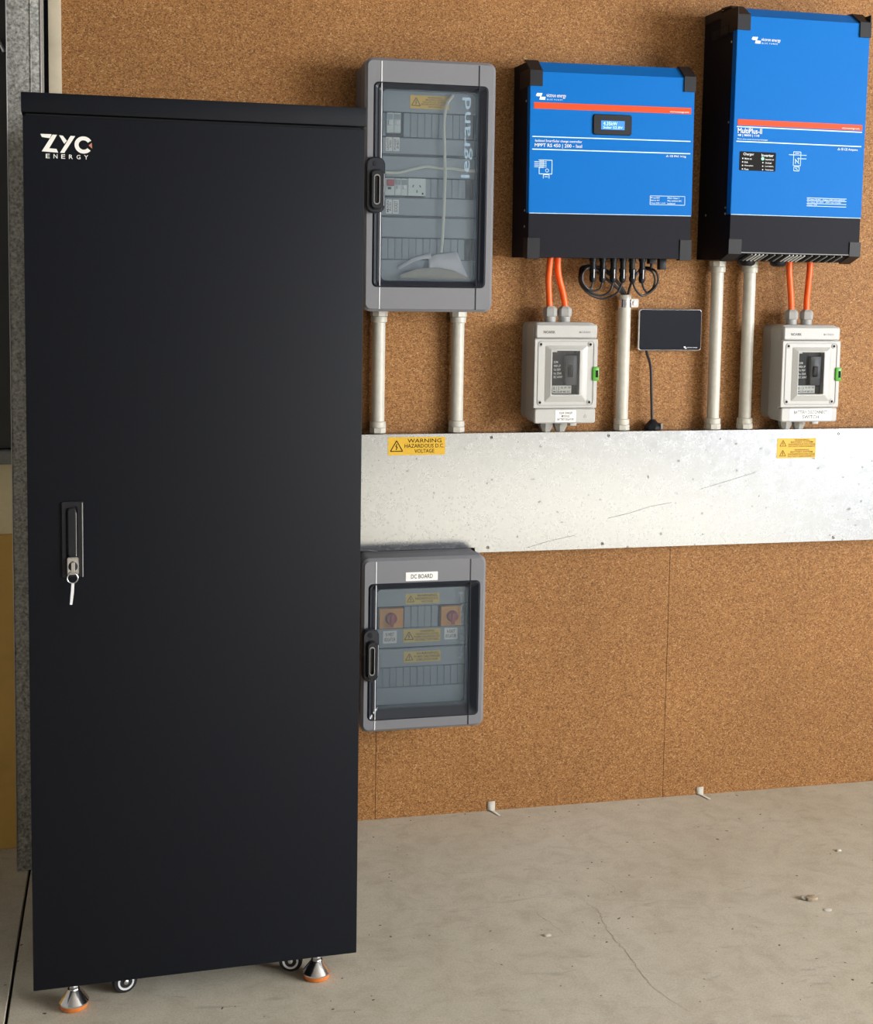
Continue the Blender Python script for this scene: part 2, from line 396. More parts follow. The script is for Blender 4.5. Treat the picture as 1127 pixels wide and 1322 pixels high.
def white_label(parent, off, x0, x1, z0, z1, y, lines, rot=False, name='white_label', mg=.1):
    p = obj(name, plate(new(), x0, x1, z0, z1, y, y-.0006, .001, .0001, 2), 'whitelab', parent, off, sm=0)
    bl = new(); w, h = x1-x0, z1-z0; k = len(lines); mx = max(len(l) for l in lines)
    for i, l in enumerate(lines):
        f = max(.5, len(l)/mx)
        if rot:
            cw = w*(1-2*mg)/k; xa = x0+w*mg+cw*i; zc = (z0+z1)/2; ln = h*(1-2*mg)*f
            text(bl, l, xa+cw*.12, xa+cw*.88, zc-ln/2, zc+ln/2, y-.0007, .0002, rot=True)
        else:
            rw = h*(1-2*mg)/k; zt = z1-h*mg-rw*i; xc = (x0+x1)/2; ln = w*(1-2*mg)*f
            text(bl, l, xc-ln/2, xc+ln/2, zt-rw*.85, zt-rw*.12, y-.0007, .0002)
    flat('lettering', bl, 'ink', p, off); return p
def lettering(parent, off, s, x0, x1, z0, z1, y, m='white', name='lettering', rot=False):
    return flat(name, text(new(), s, x0, x1, z0, z1, y, .0004, rot=rot), m, parent, off)

# ------------------------------------------------------------------ metal trunking on the wall
off = (0, 0, .72)
t = thing('cable_trunking', 'long galvanised steel cable trunking running across the chipboard wall', 'trunking', off)
D = -.06
def notch_profile(x0, x1, z0, z1): return [(x0, z0), (.5705, z0), (.5705, .7325), (.8795, .7325), (.8795, z0), (x1, z0), (x1, z1), (x0, z1)]
bm = new(); poly(bm, notch_profile(-.10, 2.45, .7215, 1.0285), -.0005, D+.0025); obj('body', bm, 'galv', t, off, sm=0)
bm = new(); poly(bm, notch_profile(-.10, 2.45, .7195, 1.0305), D+.0024, D); obj('cover', bm, 'galv', t, off, sm=0)
for x, z in ((.919, 1.019), (1.238, 1.020), (1.903, 1.017), (.915, .732), (1.228, .732), (1.90, .729)):
    s = obj('screw', lathe(new(), (x, D, z), (0, -1, 0), [(.0048, 0), (.0045, .001), (.003, .0022)], 12), 'steel', t, off)
    obj('screw_recess', lathe(new(), (x, D-.0022, z), (0, -1, 0), [(.0026, 0), (.0024, .0002)], 6), 'blackgap', s, off).location = (0, 0, 0)
for pts in ([(1.24, .800), (1.30, .812), (1.36, .829), (1.42, .838)], [(1.50, .872), (1.58, .893), (1.66, .915)], [(1.02, .728), (1.08, .744), (1.15, .757)], [(.60, .735), (.64, .728), (.68, .722)]):
    bm = new()
    for a, b in zip(pts, pts[1:]): bar(bm, a, b, .0013, D, .0002)
    obj('scratch', bm, 'scratch', t, off, sm=0)
ws(t, off, .647, .796, .977, 1.023, D, ['WARNING', 'HAZARDOUS D.C.', 'VOLTAGE'])
ws(t, off, 1.720, 1.835, .952, 1.006, D, ['WARNING', 'BATTERY SYSTEM', 'HAZARDOUS VOLTAGE', 'DO NOT DISCONNECT'], two=True)

# ------------------------------------------------------------------ switchboard enclosures
def enclosure(name, label, x0, x1, z0, z1, hole, inner, handle, brand, bmat='frost'):
    off = (x0, 0, z0); t = thing(name, label, 'switchboard', off)
    obj('back_box', plate(new(), x0+.005, x1-.006, z0+.005, z1-.003, -.0005, -.103, .018, .002), 'greyb', t, off)
    obj('seam_gap', plate(new(), x0+.010, x1-.011, z0+.01, z1-.008, -.103, -.106, .015, .0005), 'gap', t, off)
    bm = new(); ring(bm, (x0, x1, z0, z1), hole, -.106, -.16, .020, .012, .007); obj('front_frame', bm, 'grey', t, off)
    bm = new(); ring(bm, (hole[0]+.0003, hole[1]-.0003, hole[2]+.0003, hole[3]-.0003), inner, -.107, -.163, .012, .010, .004, yi=-.150); obj('gasket_frame', bm, 'gasket', t, off)
    i = inner
    obj('clear_door', plate(new(), i[0]-.003, i[1]+.003, i[2]-.003, i[3]+.003, -.1495, -.1525, .010, .0008), 'glass', t, off)
    # hinge ribs either side of the door
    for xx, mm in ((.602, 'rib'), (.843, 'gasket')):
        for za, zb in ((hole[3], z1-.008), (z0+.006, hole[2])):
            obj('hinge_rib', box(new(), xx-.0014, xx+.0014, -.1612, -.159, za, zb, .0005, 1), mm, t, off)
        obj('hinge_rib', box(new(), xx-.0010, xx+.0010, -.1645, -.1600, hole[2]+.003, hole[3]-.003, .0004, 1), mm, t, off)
    h = handle; w = h[1]-h[0]
    hd = obj('handle', plate(new(), *h, -.158, -.176, .020, .004, 8), 'gasket', t, off)
    bm = new(); ring(bm, (h[0]+w*.20, h[1]-w*.10, h[2]+.008, h[3]-.030), (h[0]+w*.40, h[1]-w*.34, h[2]+.022, h[3]-.044), -.176, -.188, .013, .007, .004); obj('grip', bm, 'handlegrip', hd, off)
    bm = new(); ring(bm, (h[0]+w*.37, h[1]-w*.31, h[2]+.020, h[3]-.042), (h[0]+w*.41, h[1]-w*.35, h[2]+.023, h[3]-.045), -.187, -.1888, .008, .006, .0004); obj('grip_highlight', bm, 'sill', hd, off)  # bevel highlight of the grip, laid on as a pale ring
    obj('grip_edge_highlight', box(new(), h[1]-w*.115, h[1]-w*.085, -.184, -.178, h[2]+.018, h[3]-.040, .0004, 1), 'rib', hd, off)  # same bevel highlight, painted as a thin pale bar
    obj('keyhole', lathe(new(), ((h[0]+h[1])/2-.002, -.176, h[3]-.016), (0, -1, 0), [(.006, 0), (.006, .002), (.003, .0022)], 14), 'blackpl', hd, off)
    text_bm = text(new(), 'legrand', *brand, -.1525, .0012, rot=True); flat('brand_lettering', text_bm, bmat, t, off)
    return t, off
def cover_plate(t, off, x0, x1, z0, z1, y=-.105): return obj('cover_plate', plate(new(), x0, x1, z0, z1, -.0985, y, .004, .0012, 3), 'inner', t, off)
def blanks(t, off, x0, n, z0, z1, skip=(), pitch=.0176):
    me = None
    for k in range(n):
        if k in skip: continue
        if me is None:
            o = obj('module_blank', plate(new(), .0005, pitch-.0007, 0, z1-z0, -.0985, -.1035, .0006, .0005, 1), 'blank', t, (0, 0, 0), sm=0)
            me = o.data
        else: o = put(bpy.data.objects.new('module_blank', me), t)
        o.location = Vector((x0+k*pitch, 0, z0))-Vector(off)
def forward(root, dy):
    shell_parts = ('back_box', 'seam_gap', 'front_frame', 'gasket_frame', 'clear_door', 'hinge_rib', 'handle', 'brand_lettering')
    for c in root.children:
        if not c.name.startswith(shell_parts) and c.get('fixed') is None: c.location.y += dy
def upper_board():
    t, off = enclosure('distribution_board', 'tall grey wall switchboard with clear door, right above the black cabinet edge', .562, .886, 1.344, 1.950,
                       (.583, .867, 1.403, 1.893), (.608, .843, 1.420, 1.877), (.563, .611, 1.580, 1.714), (.803, .831, 1.672, 1.865))
    obj('inner_tray', plate(new(), .600, .852, 1.410, 1.886, -.092, -.0985, .004, .0005, 2), 'gap', t, off)
    cover_plate(t, off, .610, .850, 1.8275, 1.882); cover_plate(t, off, .610, .850, 1.727, 1.7655, -.1025); cover_plate(t, off, .610, .850, 1.671, 1.7205)
    cover_plate(t, off, .610, .850, 1.578, 1.6205, -.1025); cover_plate(t, off, .610, .850, 1.5250, 1.5725); cover_plate(t, off, .610, .850, 1.414, 1.4700, -.1025)
    blanks(t, off, .6105, 13, 1.768, 1.825, (0, 1, 2)); blanks(t, off, .6105, 13, 1.623, 1.668, (0, 1, 2, 3, 4, 5, 12)); blanks(t, off, .6105, 13, 1.472, 1.522, (12,))
    for x in (.620, .638):   # two breakers in the top row
        b = obj('circuit_breaker', box(new(), x, x+.0172, -.112, -.0985, 1.776, 1.824, .0008, 1), 'teal', t, off)
        obj('toggle', box(new(), x+.004, x+.013, -.118, -.112, 1.794, 1.806, .001, 1), 'white', b, off)
        obj('label_band', box(new(), x+.001, x+.016, -.1124, -.112, 1.808, 1.821), 'inner', b, off, sm=0)
    obj('filler', box(new(), .6105, .6195, -.1035, -.0985, 1.77, 1.824), 'blank', t, off, sm=0)
    b = obj('safety_switch', box(new(), .611, .6415, -.112, -.0985, 1.626, 1.667, .0008, 1), 'teal', t, off)
    obj('toggle', box(new(), .622, .640, -.1175, -.112, 1.648, 1.664, .0015, 1), 'redtog', b, off)
    obj('test_button', box(new(), .625, .633, -.1145, -.112, 1.640, 1.6455, .0006, 1), 'ink', b, off)
    for x in (.642, .658):
        b = obj('circuit_breaker', box(new(), x, x+.0155, -.112, -.0985, 1.626, 1.667, .0008, 1), 'teal', t, off)
        obj('toggle', box(new(), x+.004, x+.012, -.117, -.112, 1.641, 1.650, .001, 1), 'white', b, off)
        obj('label_band', box(new(), x+.001, x+.0145, -.1124, -.112, 1.6515, 1.664), 'inner', b, off, sm=0)
    s = obj('power_outlet', plate(new(), .6745, .7195, 1.626, 1.668, -.0985, -.113, .002, .001, 3), 'teal', t, off)
    bm = new(); bar(bm, (.689, 1.652), (.686, 1.6465), .0022, -.113); bar(bm, (.7035, 1.652), (.7065, 1.6465), .0022, -.113); bar(bm, (.697, 1.640), (.697, 1.6335), .0022, -.113); obj('pin_slots', bm, 'ink', s, off, sm=0)
    obj('indicator', box(new(), .7095, .7135, -.1136, -.113, 1.629, 1.634), 'ink', s, off, sm=0)
    for xa, l in ((.6205, ['LIGHTS', 'SHED']), (.6385, ['POWER', 'SHED'])): white_label(t, off, xa, xa+.016, 1.733, 1.7665, -.1025, l, rot=True)
    for xa, l in ((.6225, ['MAIN', 'RCD']), (.6395, ['SOCKET', '']), ): white_label(t, off, xa, xa+.015, 1.582, 1.616, -.1025, [v for v in l if v], rot=True)
    ws(t, off, .679, .776, 1.837, 1.869, -.105, ['WARNING', 'MULTIPLE SUPPLY', 'ISOLATE ALL SUPPLIES', 'BEFORE WORKING ON THIS', 'SWITCHBOARD'], 'yellowin')
    obj('busbar_cover', box(new(), .8225, .836, -.1005, -.0985, 1.474, 1.520), 'ink', t, off, sm=0); obj('busbar_cover', box(new(), .8225, .836, -.1005, -.0985, 1.625, 1.666), 'ink', t, off, sm=0)
    forward(t, -.022)
upper_board()
def lower_board():
    t, off = enclosure('dc_board', 'grey DC switchboard with clear door and two red isolator knobs under the trunking', .567, .884, .293, .734,
                       (.583, .869, .323, .671), (.608, .839, .351, .653), (.567, .609, .427, .562), (.815, .832, .470, .640), 'frost2')
    obj('inner_tray', plate(new(), .600, .848, .343, .661, -.092, -.0985, .004, .0005, 2), 'gap', t, off)
    cover_plate(t, off, .610, .847, .6035, .660); cover_plate(t, off, .610, .847, .4975, .5455, -.1025); cover_plate(t, off, .610, .847, .4475, .4945); cover_plate(t, off, .610, .847, .344, .3940, -.1025)
    blanks(t, off, .6105, 13, .548, .602, (0, 1, 2, 3, 9, 10, 11)); blanks(t, off, .6105, 13, .396, .4455)
    for x0, x1, kx in ((.6165, .678, .646), (.775, .829, .804)):
        p = obj('rotary_isolator', plate(new(), x0, x1, .5495, .5995, -.0985, -.111, .001, .0008, 2), 'orangepl', t, off)
        k = obj('knob', lathe(new(), (kx, -.111, .575), (0, -1, 0), [(.0145, 0), (.0145, .006), (.0125, .009), (.012, .0095)], 24), 'redknob', p, off)
        bm = new(); box(bm, kx-.0045, kx+.0045, -.1265, -.1195, .555, .586, .003, 2); obj('knob_lever', bm, 'redknob', p, off)
    ws(t, off, .684, .771, .608, .6345, -.105, ['WARNING', 'HAZARDOUS D.C.', 'VOLTAGE'], 'yellowp')
    ws(t, off, .680, .776, .509, .5425, -.1025, ['WARNING', 'HAZARDOUS D.C. VOLTAGE', 'PV ARRAY ISOLATORS DO NOT', 'DISCONNECT THE PV ARRAY'], 'yellowp')
    ws(t, off, .681, .777, .458, .486, -.105, ['WARNING', 'PV ARRAY CABLES ENERGISED', 'DURING DAYLIGHT HOURS'], 'yellowp')
    white_label(t, off, .628, .663, .509, .541, -.1025, ['N WEST', 'ISOLATOR']); white_label(t, off, .786, .8205, .512, .542, -.1025, ['N EAST', 'ISOLATOR'])
    forward(t, -.022)
    white_label(t, off, .677, .7585, .675, .697, -.160, ['DC BOARD'], mg=.16)
lower_board()
# room reflections in the clear door of the tall board, built as solid shapes
off = (.73, -.12, 1.427)
t = thing('low_reflection', 'pale and brown reflection low in the clear door of the tall switchboard, built solid', 'reflections', off)
def reflection_sheet(name, top, bot, y0, y1, m, n=14):
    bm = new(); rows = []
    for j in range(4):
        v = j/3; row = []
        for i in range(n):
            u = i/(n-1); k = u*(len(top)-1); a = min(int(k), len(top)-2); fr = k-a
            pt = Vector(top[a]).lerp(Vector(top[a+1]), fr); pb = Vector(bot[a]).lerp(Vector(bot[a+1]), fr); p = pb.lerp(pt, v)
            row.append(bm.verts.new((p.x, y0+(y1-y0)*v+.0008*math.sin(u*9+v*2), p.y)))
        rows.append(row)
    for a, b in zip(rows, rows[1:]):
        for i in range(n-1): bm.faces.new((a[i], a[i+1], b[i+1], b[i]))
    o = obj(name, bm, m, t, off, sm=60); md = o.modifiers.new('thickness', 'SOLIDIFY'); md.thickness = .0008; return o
reflection_sheet('reflection_sheet', [(.728, 1.474), (.745, 1.484), (.775, 1.488), (.800, 1.492)], [(.730, 1.428), (.755, 1.427), (.785, 1.426), (.828, 1.426)], -.1455, -.136, 'paper')
reflection_sheet('reflection_sheet', [(.650, 1.452), (.690, 1.476), (.725, 1.486), (.733, 1.487)], [(.652, 1.446), (.690, 1.466), (.720, 1.474), (.735, 1.474)], -.141, -.136, 'paper')
reflection_sheet('reflection_sheet', [(.655, 1.434), (.70, 1.449), (.75, 1.453), (.79, 1.446), (.826, 1.429)], [(.655, 1.424), (.70, 1.424), (.75, 1.424), (.79, 1.424), (.828, 1.424)], -.1475, -.1465, 'brown_reflection')
o = obj('upright_reflection', tube(new(), [(.783, -.140, 1.871), (.768, -.142, 1.850), (.762, -.1428, 1.82), (.761, -.1428, 1.783), (.765, -.1428, 1.689), (.764, -.1428, 1.614), (.761, -.142, 1.52), (.759, -.139, 1.490)], .0042, 8), 'reflection', None, (.76, -.14, 1.49)); o.location = (.76, -.14, 1.49)
tag(o, 'upright pale reflection streak in the clear door of the tall switchboard, built solid', 'reflection')
o = obj('level_reflection', tube(new(), [(.612, -.134, 1.680), (.65, -.134, 1.681), (.69, -.134, 1.691), (.722, -.134, 1.698), (.756, -.133, 1.694), (.781, -.133, 1.695), (.81, -.133, 1.692), (.842, -.133, 1.690)], .0038, 8), 'reflection', None, (.72, -.12, 1.68)); o.location = (.72, -.12, 1.68)
tag(o, 'level pale reflection streak in the clear door above the power outlet, built solid', 'reflection')

# ------------------------------------------------------------------ conduits
def conduit(label, x, zb, zt, y=-.03, r=.0165, top=True, grp='cream conduits above the trunking'):
    off = (x, y, zb); t = thing('conduit', label, 'conduit', off, group=grp)
    obj('pipe', cyl(new(), (x, y, zb+.012), (x, y, zt), r, 24), 'pvc', t, off)
    def fitting(z, s):
        bm = new(); lathe(bm, (x, y, z), (0, 0, s), [(r+.0025, 0), (r+.0055, .0015), (r+.0055, .014), (r+.003, .016)], 8, .2)
        lathe(bm, (x, y, z+s*.016), (0, 0, s), [(r+.004, 0), (r+.0042, .001), (r+.004, .013), (r+.001, .0145)], 24); obj('fitting', bm, 'pvc', t, off)
    fitting(zb, 1)
    if top: fitting(zt, -1)
    return t, off
conduit('cream conduit nearest the black cabinet, under the tall switchboard', .626, 1.031, 1.343)
conduit('cream conduit under the right side of the tall switchboard', .832, 1.031, 1.343)
t, off = conduit('short cream conduit with silver clamp under the black cable loops', 1.283, 1.031, 1.389, top=False)
bm = new(); lathe(bm, (1.283, -.03, 1.356), (0, 0, 1), [(.0168, 0), (.0185, .0005), (.0185, .021), (.0168, .0215)], 28); cl = obj('pipe_clamp', bm, 'chrome', t, off)
bm = new(); plate(bm, 1.2985, 1.3215, 1.356, 1.379, -.028, -.031, .004, .0005); obj('clamp_tag', bm, 'pvc', cl, off)
bm = new(); lathe(bm, (1.310, -.031, 1.3675), (0, -1, 0), [(.0055, 0), (.0055, .003), (.003, .0035)], 12); obj('clamp_screw', bm, 'steel', cl, off)
conduit('left cream conduit of the pair under the larger inverter', 1.541, 1.031, 1.482, y=-.035)
conduit('right cream conduit of the pair under the larger inverter', 1.634, 1.031, 1.482, y=-.035)

# ------------------------------------------------------------------ blue power electronics
def strip_profile(prof, d):
    """thicken an open (y,z) polyline outward by d"""
    out = []
    for i, p in enumerate(prof):
        a = Vector(prof[max(i-1, 0)]); b = Vector(prof[min(i+1, len(prof)-1)]); q = Vector(p)
        n = Vector((0, 0))
        for s, e in ((a, q), (q, b)):
            if (e-s).length > 1e-9:
                v = (e-s).normalized(); n += Vector((v.y, -v.x))
        n.normalize(); out.append(tuple(q+n*d))
    return out
def shell(x0, x1, prof, d):
    o = strip_profile(prof, d); return extrude_x(new(), prof+o[::-1], x0, x1)
def screw_side(t, off, x, y, z): obj('screw', lathe(new(), (x, y, z), (-1, 0, 0), [(.003, 0), (.0028, .0012), (.001, .0016)], 10), 'steel', t, off)
def brand_logo(t, off, x0, z0, s, y):
    bm = new()
    poly(bm, [(x0, z0+.010*s), (x0+.003*s, z0+.016*s), (x0+.017*s, z0+.016*s), (x0+.014*s, z0+.008*s), (x0+.003*s, z0+.008*s)], y, y-.0004)
    poly(bm, [(x0+.009*s, z0), (x0+.011*s, z0+.0072*s), (x0+.025*s, z0+.0072*s), (x0+.024*s, z0)], y, y-.0004)
    obj('brand_emblem', bm, 'white', t, off, sm=0)
def mppt():
    x0, x1, F = .980, 1.411, -.147
    off = (1.195, 0, 1.483); t = thing('solar_charge_controller', 'blue solar charge controller with small lit screen, smaller of the two blue units', 'inverter', off, (0, math.radians(-.35), 0))
    prof = [(-.0005, 1.483), (F, 1.483), (F, 1.937), (-.108, 1.966), (-.0005, 1.967)]
    obj('case', extrude_x(new(), prof, x0, x1), 'charcoal', t, off, sm=0)
    B = 1.593
    obj('front_panel', shell(x0-.0003, x1+.0003, [(-.108, 1.966), (F, 1.937), (F, B)], .0016), 'blue', t, off, sm=20)
    for sx in (x0, x1): obj('panel_return', box(new(), sx-.0016, sx+.0016, F-.001, F+.020, B, 1.937, .0005, 1), 'blue', t, off)
    obj('panel_edge', box(new(), x0, x1, F-.0022, F, B-.0016, B, .0004, 1), 'pale', t, off)
    for a, b in ((x0-.003, x0+.029), (x1-.028, x1+.003)):
        obj('corner_cap', shell(a, b, [(-.098, 1.968), (-.109, 1.967), (F-.0015, 1.939), (F-.0015, 1.903)], .0045), 'blackpl', t, off, sm=0)
        obj('corner_cap', shell(a, b, [(F, 1.531), (F, 1.482), (F+.02, 1.482)], .0035), 'blackpl', t, off, sm=0)
    for sx in (x0-.0028, x1):
        obj('corner_cap', box(new(), sx, sx+.0028, F-.004, -.06, 1.903, 1.945, .0006, 1), 'blackpl', t, off); obj('corner_cap', box(new(), sx, sx+.0028, F-.002, -.11, 1.482, 1.531, .0006, 1), 'blackpl', t, off)
    y = F-.0016
    brand_logo(t, off, .993, 1.870, 1., y)
    lettering(t, off, 'victron energy', 1.020, 1.071, 1.874, 1.886, y); lettering(t, off, 'B L U E   P O W E R', 1.022, 1.062, 1.8695, 1.873, y, 'pale')
    obj('stripe', box(new(), .9885, 1.404, y-.0006, y, 1.848, 1.8635), 'red', t, off, sm=0)
    lettering(t, off, 'victronenergy.com', 1.346, 1.398, 1.8495, 1.8545, y-.0006, 'whitelab')
    bz = obj('display_bezel', plate(new(), 1.1425, 1.244, 1.789, 1.8395, y, y-.005, .006, .0015), 'blackpl', t, off)
    sc = obj('screen', box(new(), 1.1625, 1.2245, y-.0056, y-.005, 1.802, 1.824), 'screen', bz, off, sm=0)
    bm = new(); text(bm, '4.35kW', 1.168, 1.205, 1.8125, 1.8215, y-.0056); text(bm, 'Solar 52.8V', 1.168, 1.219, 1.8045, 1.8105, y-.0056); flat('readout', bm, 'scrtext', bz, off)
    for z in (1.780, 1.749): obj('rule', box(new(), .9855, 1.4045, y-.0005, y, z-.0012, z+.0012), 'pale', t, off, sm=0)
    lettering(t, off, 'Isolated SmartSolar charge controller', .993, 1.115, 1.7655, 1.7735, y); lettering(t, off, 'MPPT RS 450 | 200 - Isol', .992, 1.115, 1.7525, 1.7635, y)
    lettering(t, off, '△ CE IP65 14 kg', 1.339, 1.393, 1.738, 1.7445, y)
    bm = new()
    X0, Z0 = .9965, 1.679
    for a, b in (((X0+.006, Z0+.044), (X0+.041, Z0+.044)), ((X0+.041, Z0+.044), (X0+.041, Z0+.010)), ((X0+.041, Z0+.010), (X0+.008, Z0+.010)), ((X0+.008, Z0+.010), (X0+.008, Z0+.028))): bar(bm, a, b, .0016, y)
    for k in range(4): bar(bm, (X0-.005, Z0+.027+k*.0042), (X0+.027, Z0+.027+k*.0042), .0013, y)
    for k in range(3): bar(bm, (X0+.010+k*.004, Z0+.024), (X0+.010+k*.004, Z0+.044), .0018, y)
    for k in range(8): bar(bm, (X0+.0285+.0042*math.cos(k*PI/4), Z0+.0185+.0042*math.sin(k*PI/4)), (X0+.0285+.0042*math.cos((k+1)*PI/4), Z0+.0185+.0042*math.sin((k+1)*PI/4)), .0011, y)
    for a, b in (((X0+.019, Z0+.008), (X0+.034, Z0+.008)), ((X0+.019, Z0+.008), (X0+.019, Z0-.001)), ((X0+.034, Z0+.008), (X0+.034, Z0-.001)), ((X0+.022, Z0+.003), (X0+.031, Z0+.003))): bar(bm, a, b, .0013, y)
    obj('wiring_pictogram', bm, 'pale', t, off, sm=0)
    bm = new()
    for a, b in (((1.299, 1.641), (1.393, 1.641)), ((1.299, 1.619), (1.393, 1.619)), ((1.299, 1.641), (1.299, 1.619)), ((1.393, 1.641), (1.393, 1.619))): bar(bm, a, b, .0011, y)
    obj('rating_frame', bm, 'pale', t, off, sm=0)
    bm = new()
    for r, (a, c) in enumerate((('PV max 450V', 'IP65 Class I'), ('Battery 48V', 'Max ambient 60C'), ('Charge 200A 11.5kW', 'Isolated'))):
        z = 1.6395-.0068*r; text(bm, a, 1.301, 1.301+.0022*len(a), z-.0052, z-.001, y); text(bm, c, 1.346, 1.346+.0026*len(c), z-.0052, z-.001, y)
    flat('rating_text', bm, 'pale', t, off)
    for k, X in enumerate((1.174, 1.201, 1.230, 1.256, 1.281, 1.309)):
        bm = new(); lathe(bm, (X, -.08, 1.483), (0, 0, -1), [(.0095, 0), (.0095, .008), (.0075, .0085), (.0075, .026)], 12); obj('socket', bm, 'blackpl', t, off)
    bm = new(); box(bm, 1.325, 1.344, -.09, -.07, 1.470, 1.483, .001); box(bm, 1.3315, 1.3375, -.084, -.076, 1.458, 1.470, .001); obj('socket', bm, 'blackpl', t, off)
    bm = new(); box(bm, 1.353, 1.372, -.09, -.07, 1.455, 1.483, .0015); obj('socket', bm, 'blackpl', t, off)
    for z in (1.87, 1.60, 1.56): screw_side(t, off, x0, F+.035, z)
mppt()
def multi():
    x0, x1, F = 1.495, 1.858, -.2
    off = (1.676, 0, 1.483); t = thing('battery_inverter', 'larger taller blue inverter with black status panel at upper right', 'inverter', off, (0, math.radians(.25), 0))
    prof = [(-.0005, 1.483), (-.163, 1.483), (F, 1.501), (F, 2.089), (-.157, 2.116), (-.0005, 2.123)]
    obj('case', extrude_x(new(), prof, x0, x1), 'charcoal', t, off, sm=0)
    B = 1.598
    obj('front_panel', shell(x0-.0003, x1+.0003, [(-.157, 2.116), (F, 2.089), (F, B)], .0016), 'blue', t, off, sm=20)
    for sx in (x0, x1): obj('panel_return', box(new(), sx-.0016, sx+.0016, F-.001, F+.022, B, 2.089, .0005, 1), 'blue', t, off)
    obj('panel_edge', box(new(), x0, x1, F-.0022, F, B-.0016, B, .0004, 1), 'pale', t, off)
    obj('case_lip', box(new(), x0, x1, F-.001, F, 1.5005, 1.503, .0004, 1), 'sill', t, off)
    for a, b in ((x0-.003, x0+.032), (x1-.028, x1+.003)):
        obj('corner_cap', shell(a, b, [(-.105, 2.120), (-.158, 2.117), (F-.0015, 2.091), (F-.0015, 2.055)], .0045), 'blackpl', t, off, sm=0)
        obj('corner_cap', shell(a, b, [(F, 1.535), (F, 1.500), (-.150, 1.482)], .0035), 'blackpl', t, off, sm=0)
    for sx in (x0-.0028, x1):
        obj('corner_cap', box(new(), sx, sx+.0028, F-.004, -.105, 2.055, 2.112, .0006, 1), 'blackpl', t, off)
    h = obj('side_handle', box(new(), x0-.0022, x0, -.155, -.055, 2.050, 2.075, .004, 2), 'blackgap', t, off)
    obj('top_strap', box(new(), x0-.001, x0, -.104, -.002, 2.100, 2.1225), 'breaker', t, off, sm=0)
    y = F-.0016
    brand_logo(t, off, 1.533, 2.024, 1., y)
    lettering(t, off, 'victron energy', 1.559, 1.612, 2.0285, 2.0385, y); lettering(t, off, 'B L U E   P O W E R', 1.561, 1.604, 2.0235, 2.0275, y, 'pale')
    obj('stripe', box(new(), 1.504, 1.850, y-.0006, y, 1.8205, 1.835), 'red', t, off, sm=0)
    lettering(t, off, 'victronenergy.com', 1.792, 1.842, 1.822, 1.827, y-.0006, 'whitelab')
    for z in (1.8165, 1.780): obj('rule', box(new(), 1.502, 1.850, y-.0005, y, z-.0012, z+.0012), 'pale', t, off, sm=0)
    lettering(t, off, 'MultiPlus-II', 1.505, 1.571, 1.8005, 1.8135, y); lettering(t, off, '48 | 8000 | 110', 1.505, 1.564, 1.7915, 1.7985, y); lettering(t, off, 'Pure sine wave inverter/charger', 1.505, 1.588, 1.7835, 1.788, y, 'pale')
    lettering(t, off, '△ ☒ CE Ampere', 1.783, 1.840, 1.767, 1.775, y)
    p = obj('status_panel', plate(new(), 1.5125, 1.612, 1.708, 1.7555, y, y-.001, .003, .0004), 'ink', t, off)
    bm = new(); text(bm, 'Charger', 1.522, 1.551, 1.744, 1.7525, y-.001); text(bm, 'Inverter', 1.572, 1.605, 1.744, 1.7515, y-.001)
    for k, (a, b) in enumerate((('Mains on', 'Inverter on'), ('Bulk', 'Overload'), ('Absorption', 'Low battery'), ('Float', 'Temperature'))):
        z = 1.7405-.0088*k; text(bm, a, 1.526, 1.526+.0024*len(a), z-.005, z-.0005, y-.001); text(bm, b, 1.583, 1.583+.0021*len(b), z-.005, z-.0005, y-.001)
    flat('lettering', bm, 'white', p, off)
    bm = new()
    for k in range(4):
        z = 1.738-.0088*k; lathe(bm, (1.521, y-.001, z), (0, -1, 0), [(.0018, 0), (.0014, .0006)], 8)
        if k: lathe(bm, (1.5765, y-.001, z), (0, -1, 0), [(.0018, 0), (.0014, .0006)], 8)
    obj('led', bm, 'whitelab', p, off)
    obj('led', lathe(new(), (1.5755, y-.001, 1.739), (0, -1, 0), [(.0040, 0), (.0030, .001)], 12), 'led', p, off)
    bm = new(); X0, Z0 = 1.661, 1.712
    for a, b in (((X0, Z0+.048), (X0+.020, Z0+.048)), ((X0, Z0+.013), (X0+.020, Z0+.013)), ((X0, Z0+.048), (X0, Z0+.013)), ((X0+.020, Z0+.048), (X0+.020, Z0+.013)), ((X0-.013, Z0+.040), (X0+.036, Z0+.040)), ((X0+.010, Z0+.031), (X0+.036, Z0+.031)), ((X0+.004, Z0+.030), (X0+.016, Z0+.018)), ((X0+.006, Z0+.018), (X0+.006, Z0+.028)), ((X0+.014, Z0+.022), (X0+.014, Z0+.034)), ((X0+.004, Z0+.044), (X0+.016, Z0+.044)),
                 ((X0+.002, Z0+.010), (X0+.017, Z0+.010)), ((X0+.002, Z0), (X0+.017, Z0)), ((X0+.002, Z0+.010), (X0+.002, Z0)), ((X0+.017, Z0+.010), (X0+.017, Z0)), ((X0+.006, Z0+.007), (X0+.013, Z0+.003))): bar(bm, a, b, .0013, y)
    obj('wiring_pictogram', bm, 'pale', t, off, sm=0)
    bm = new()
    for z in (1.645, 1.6385, 1.631, 1.6245): bar(bm, (1.703, z), (1.815, z), .0012, y)
    obj('rating_frame', bm, 'pale', t, off, sm=0)
    bm = new()
    for k, s in enumerate(('DC input 38-66V   Output 230V 50Hz 8000VA', 'AC input 187-265V   100A max transfer', 'Charge 110A')):
        z = 1.6445-.0068*k; text(bm, s, 1.704, 1.704+.0026*len(s), z-.0055, z-.0012, y)
    flat('rating_text', bm, 'pale', t, off)
    # vent bars on the sloping lower edge; white ones paint brightness seen through the grille
    sl = Vector((0, -.037, .018)).normalized()
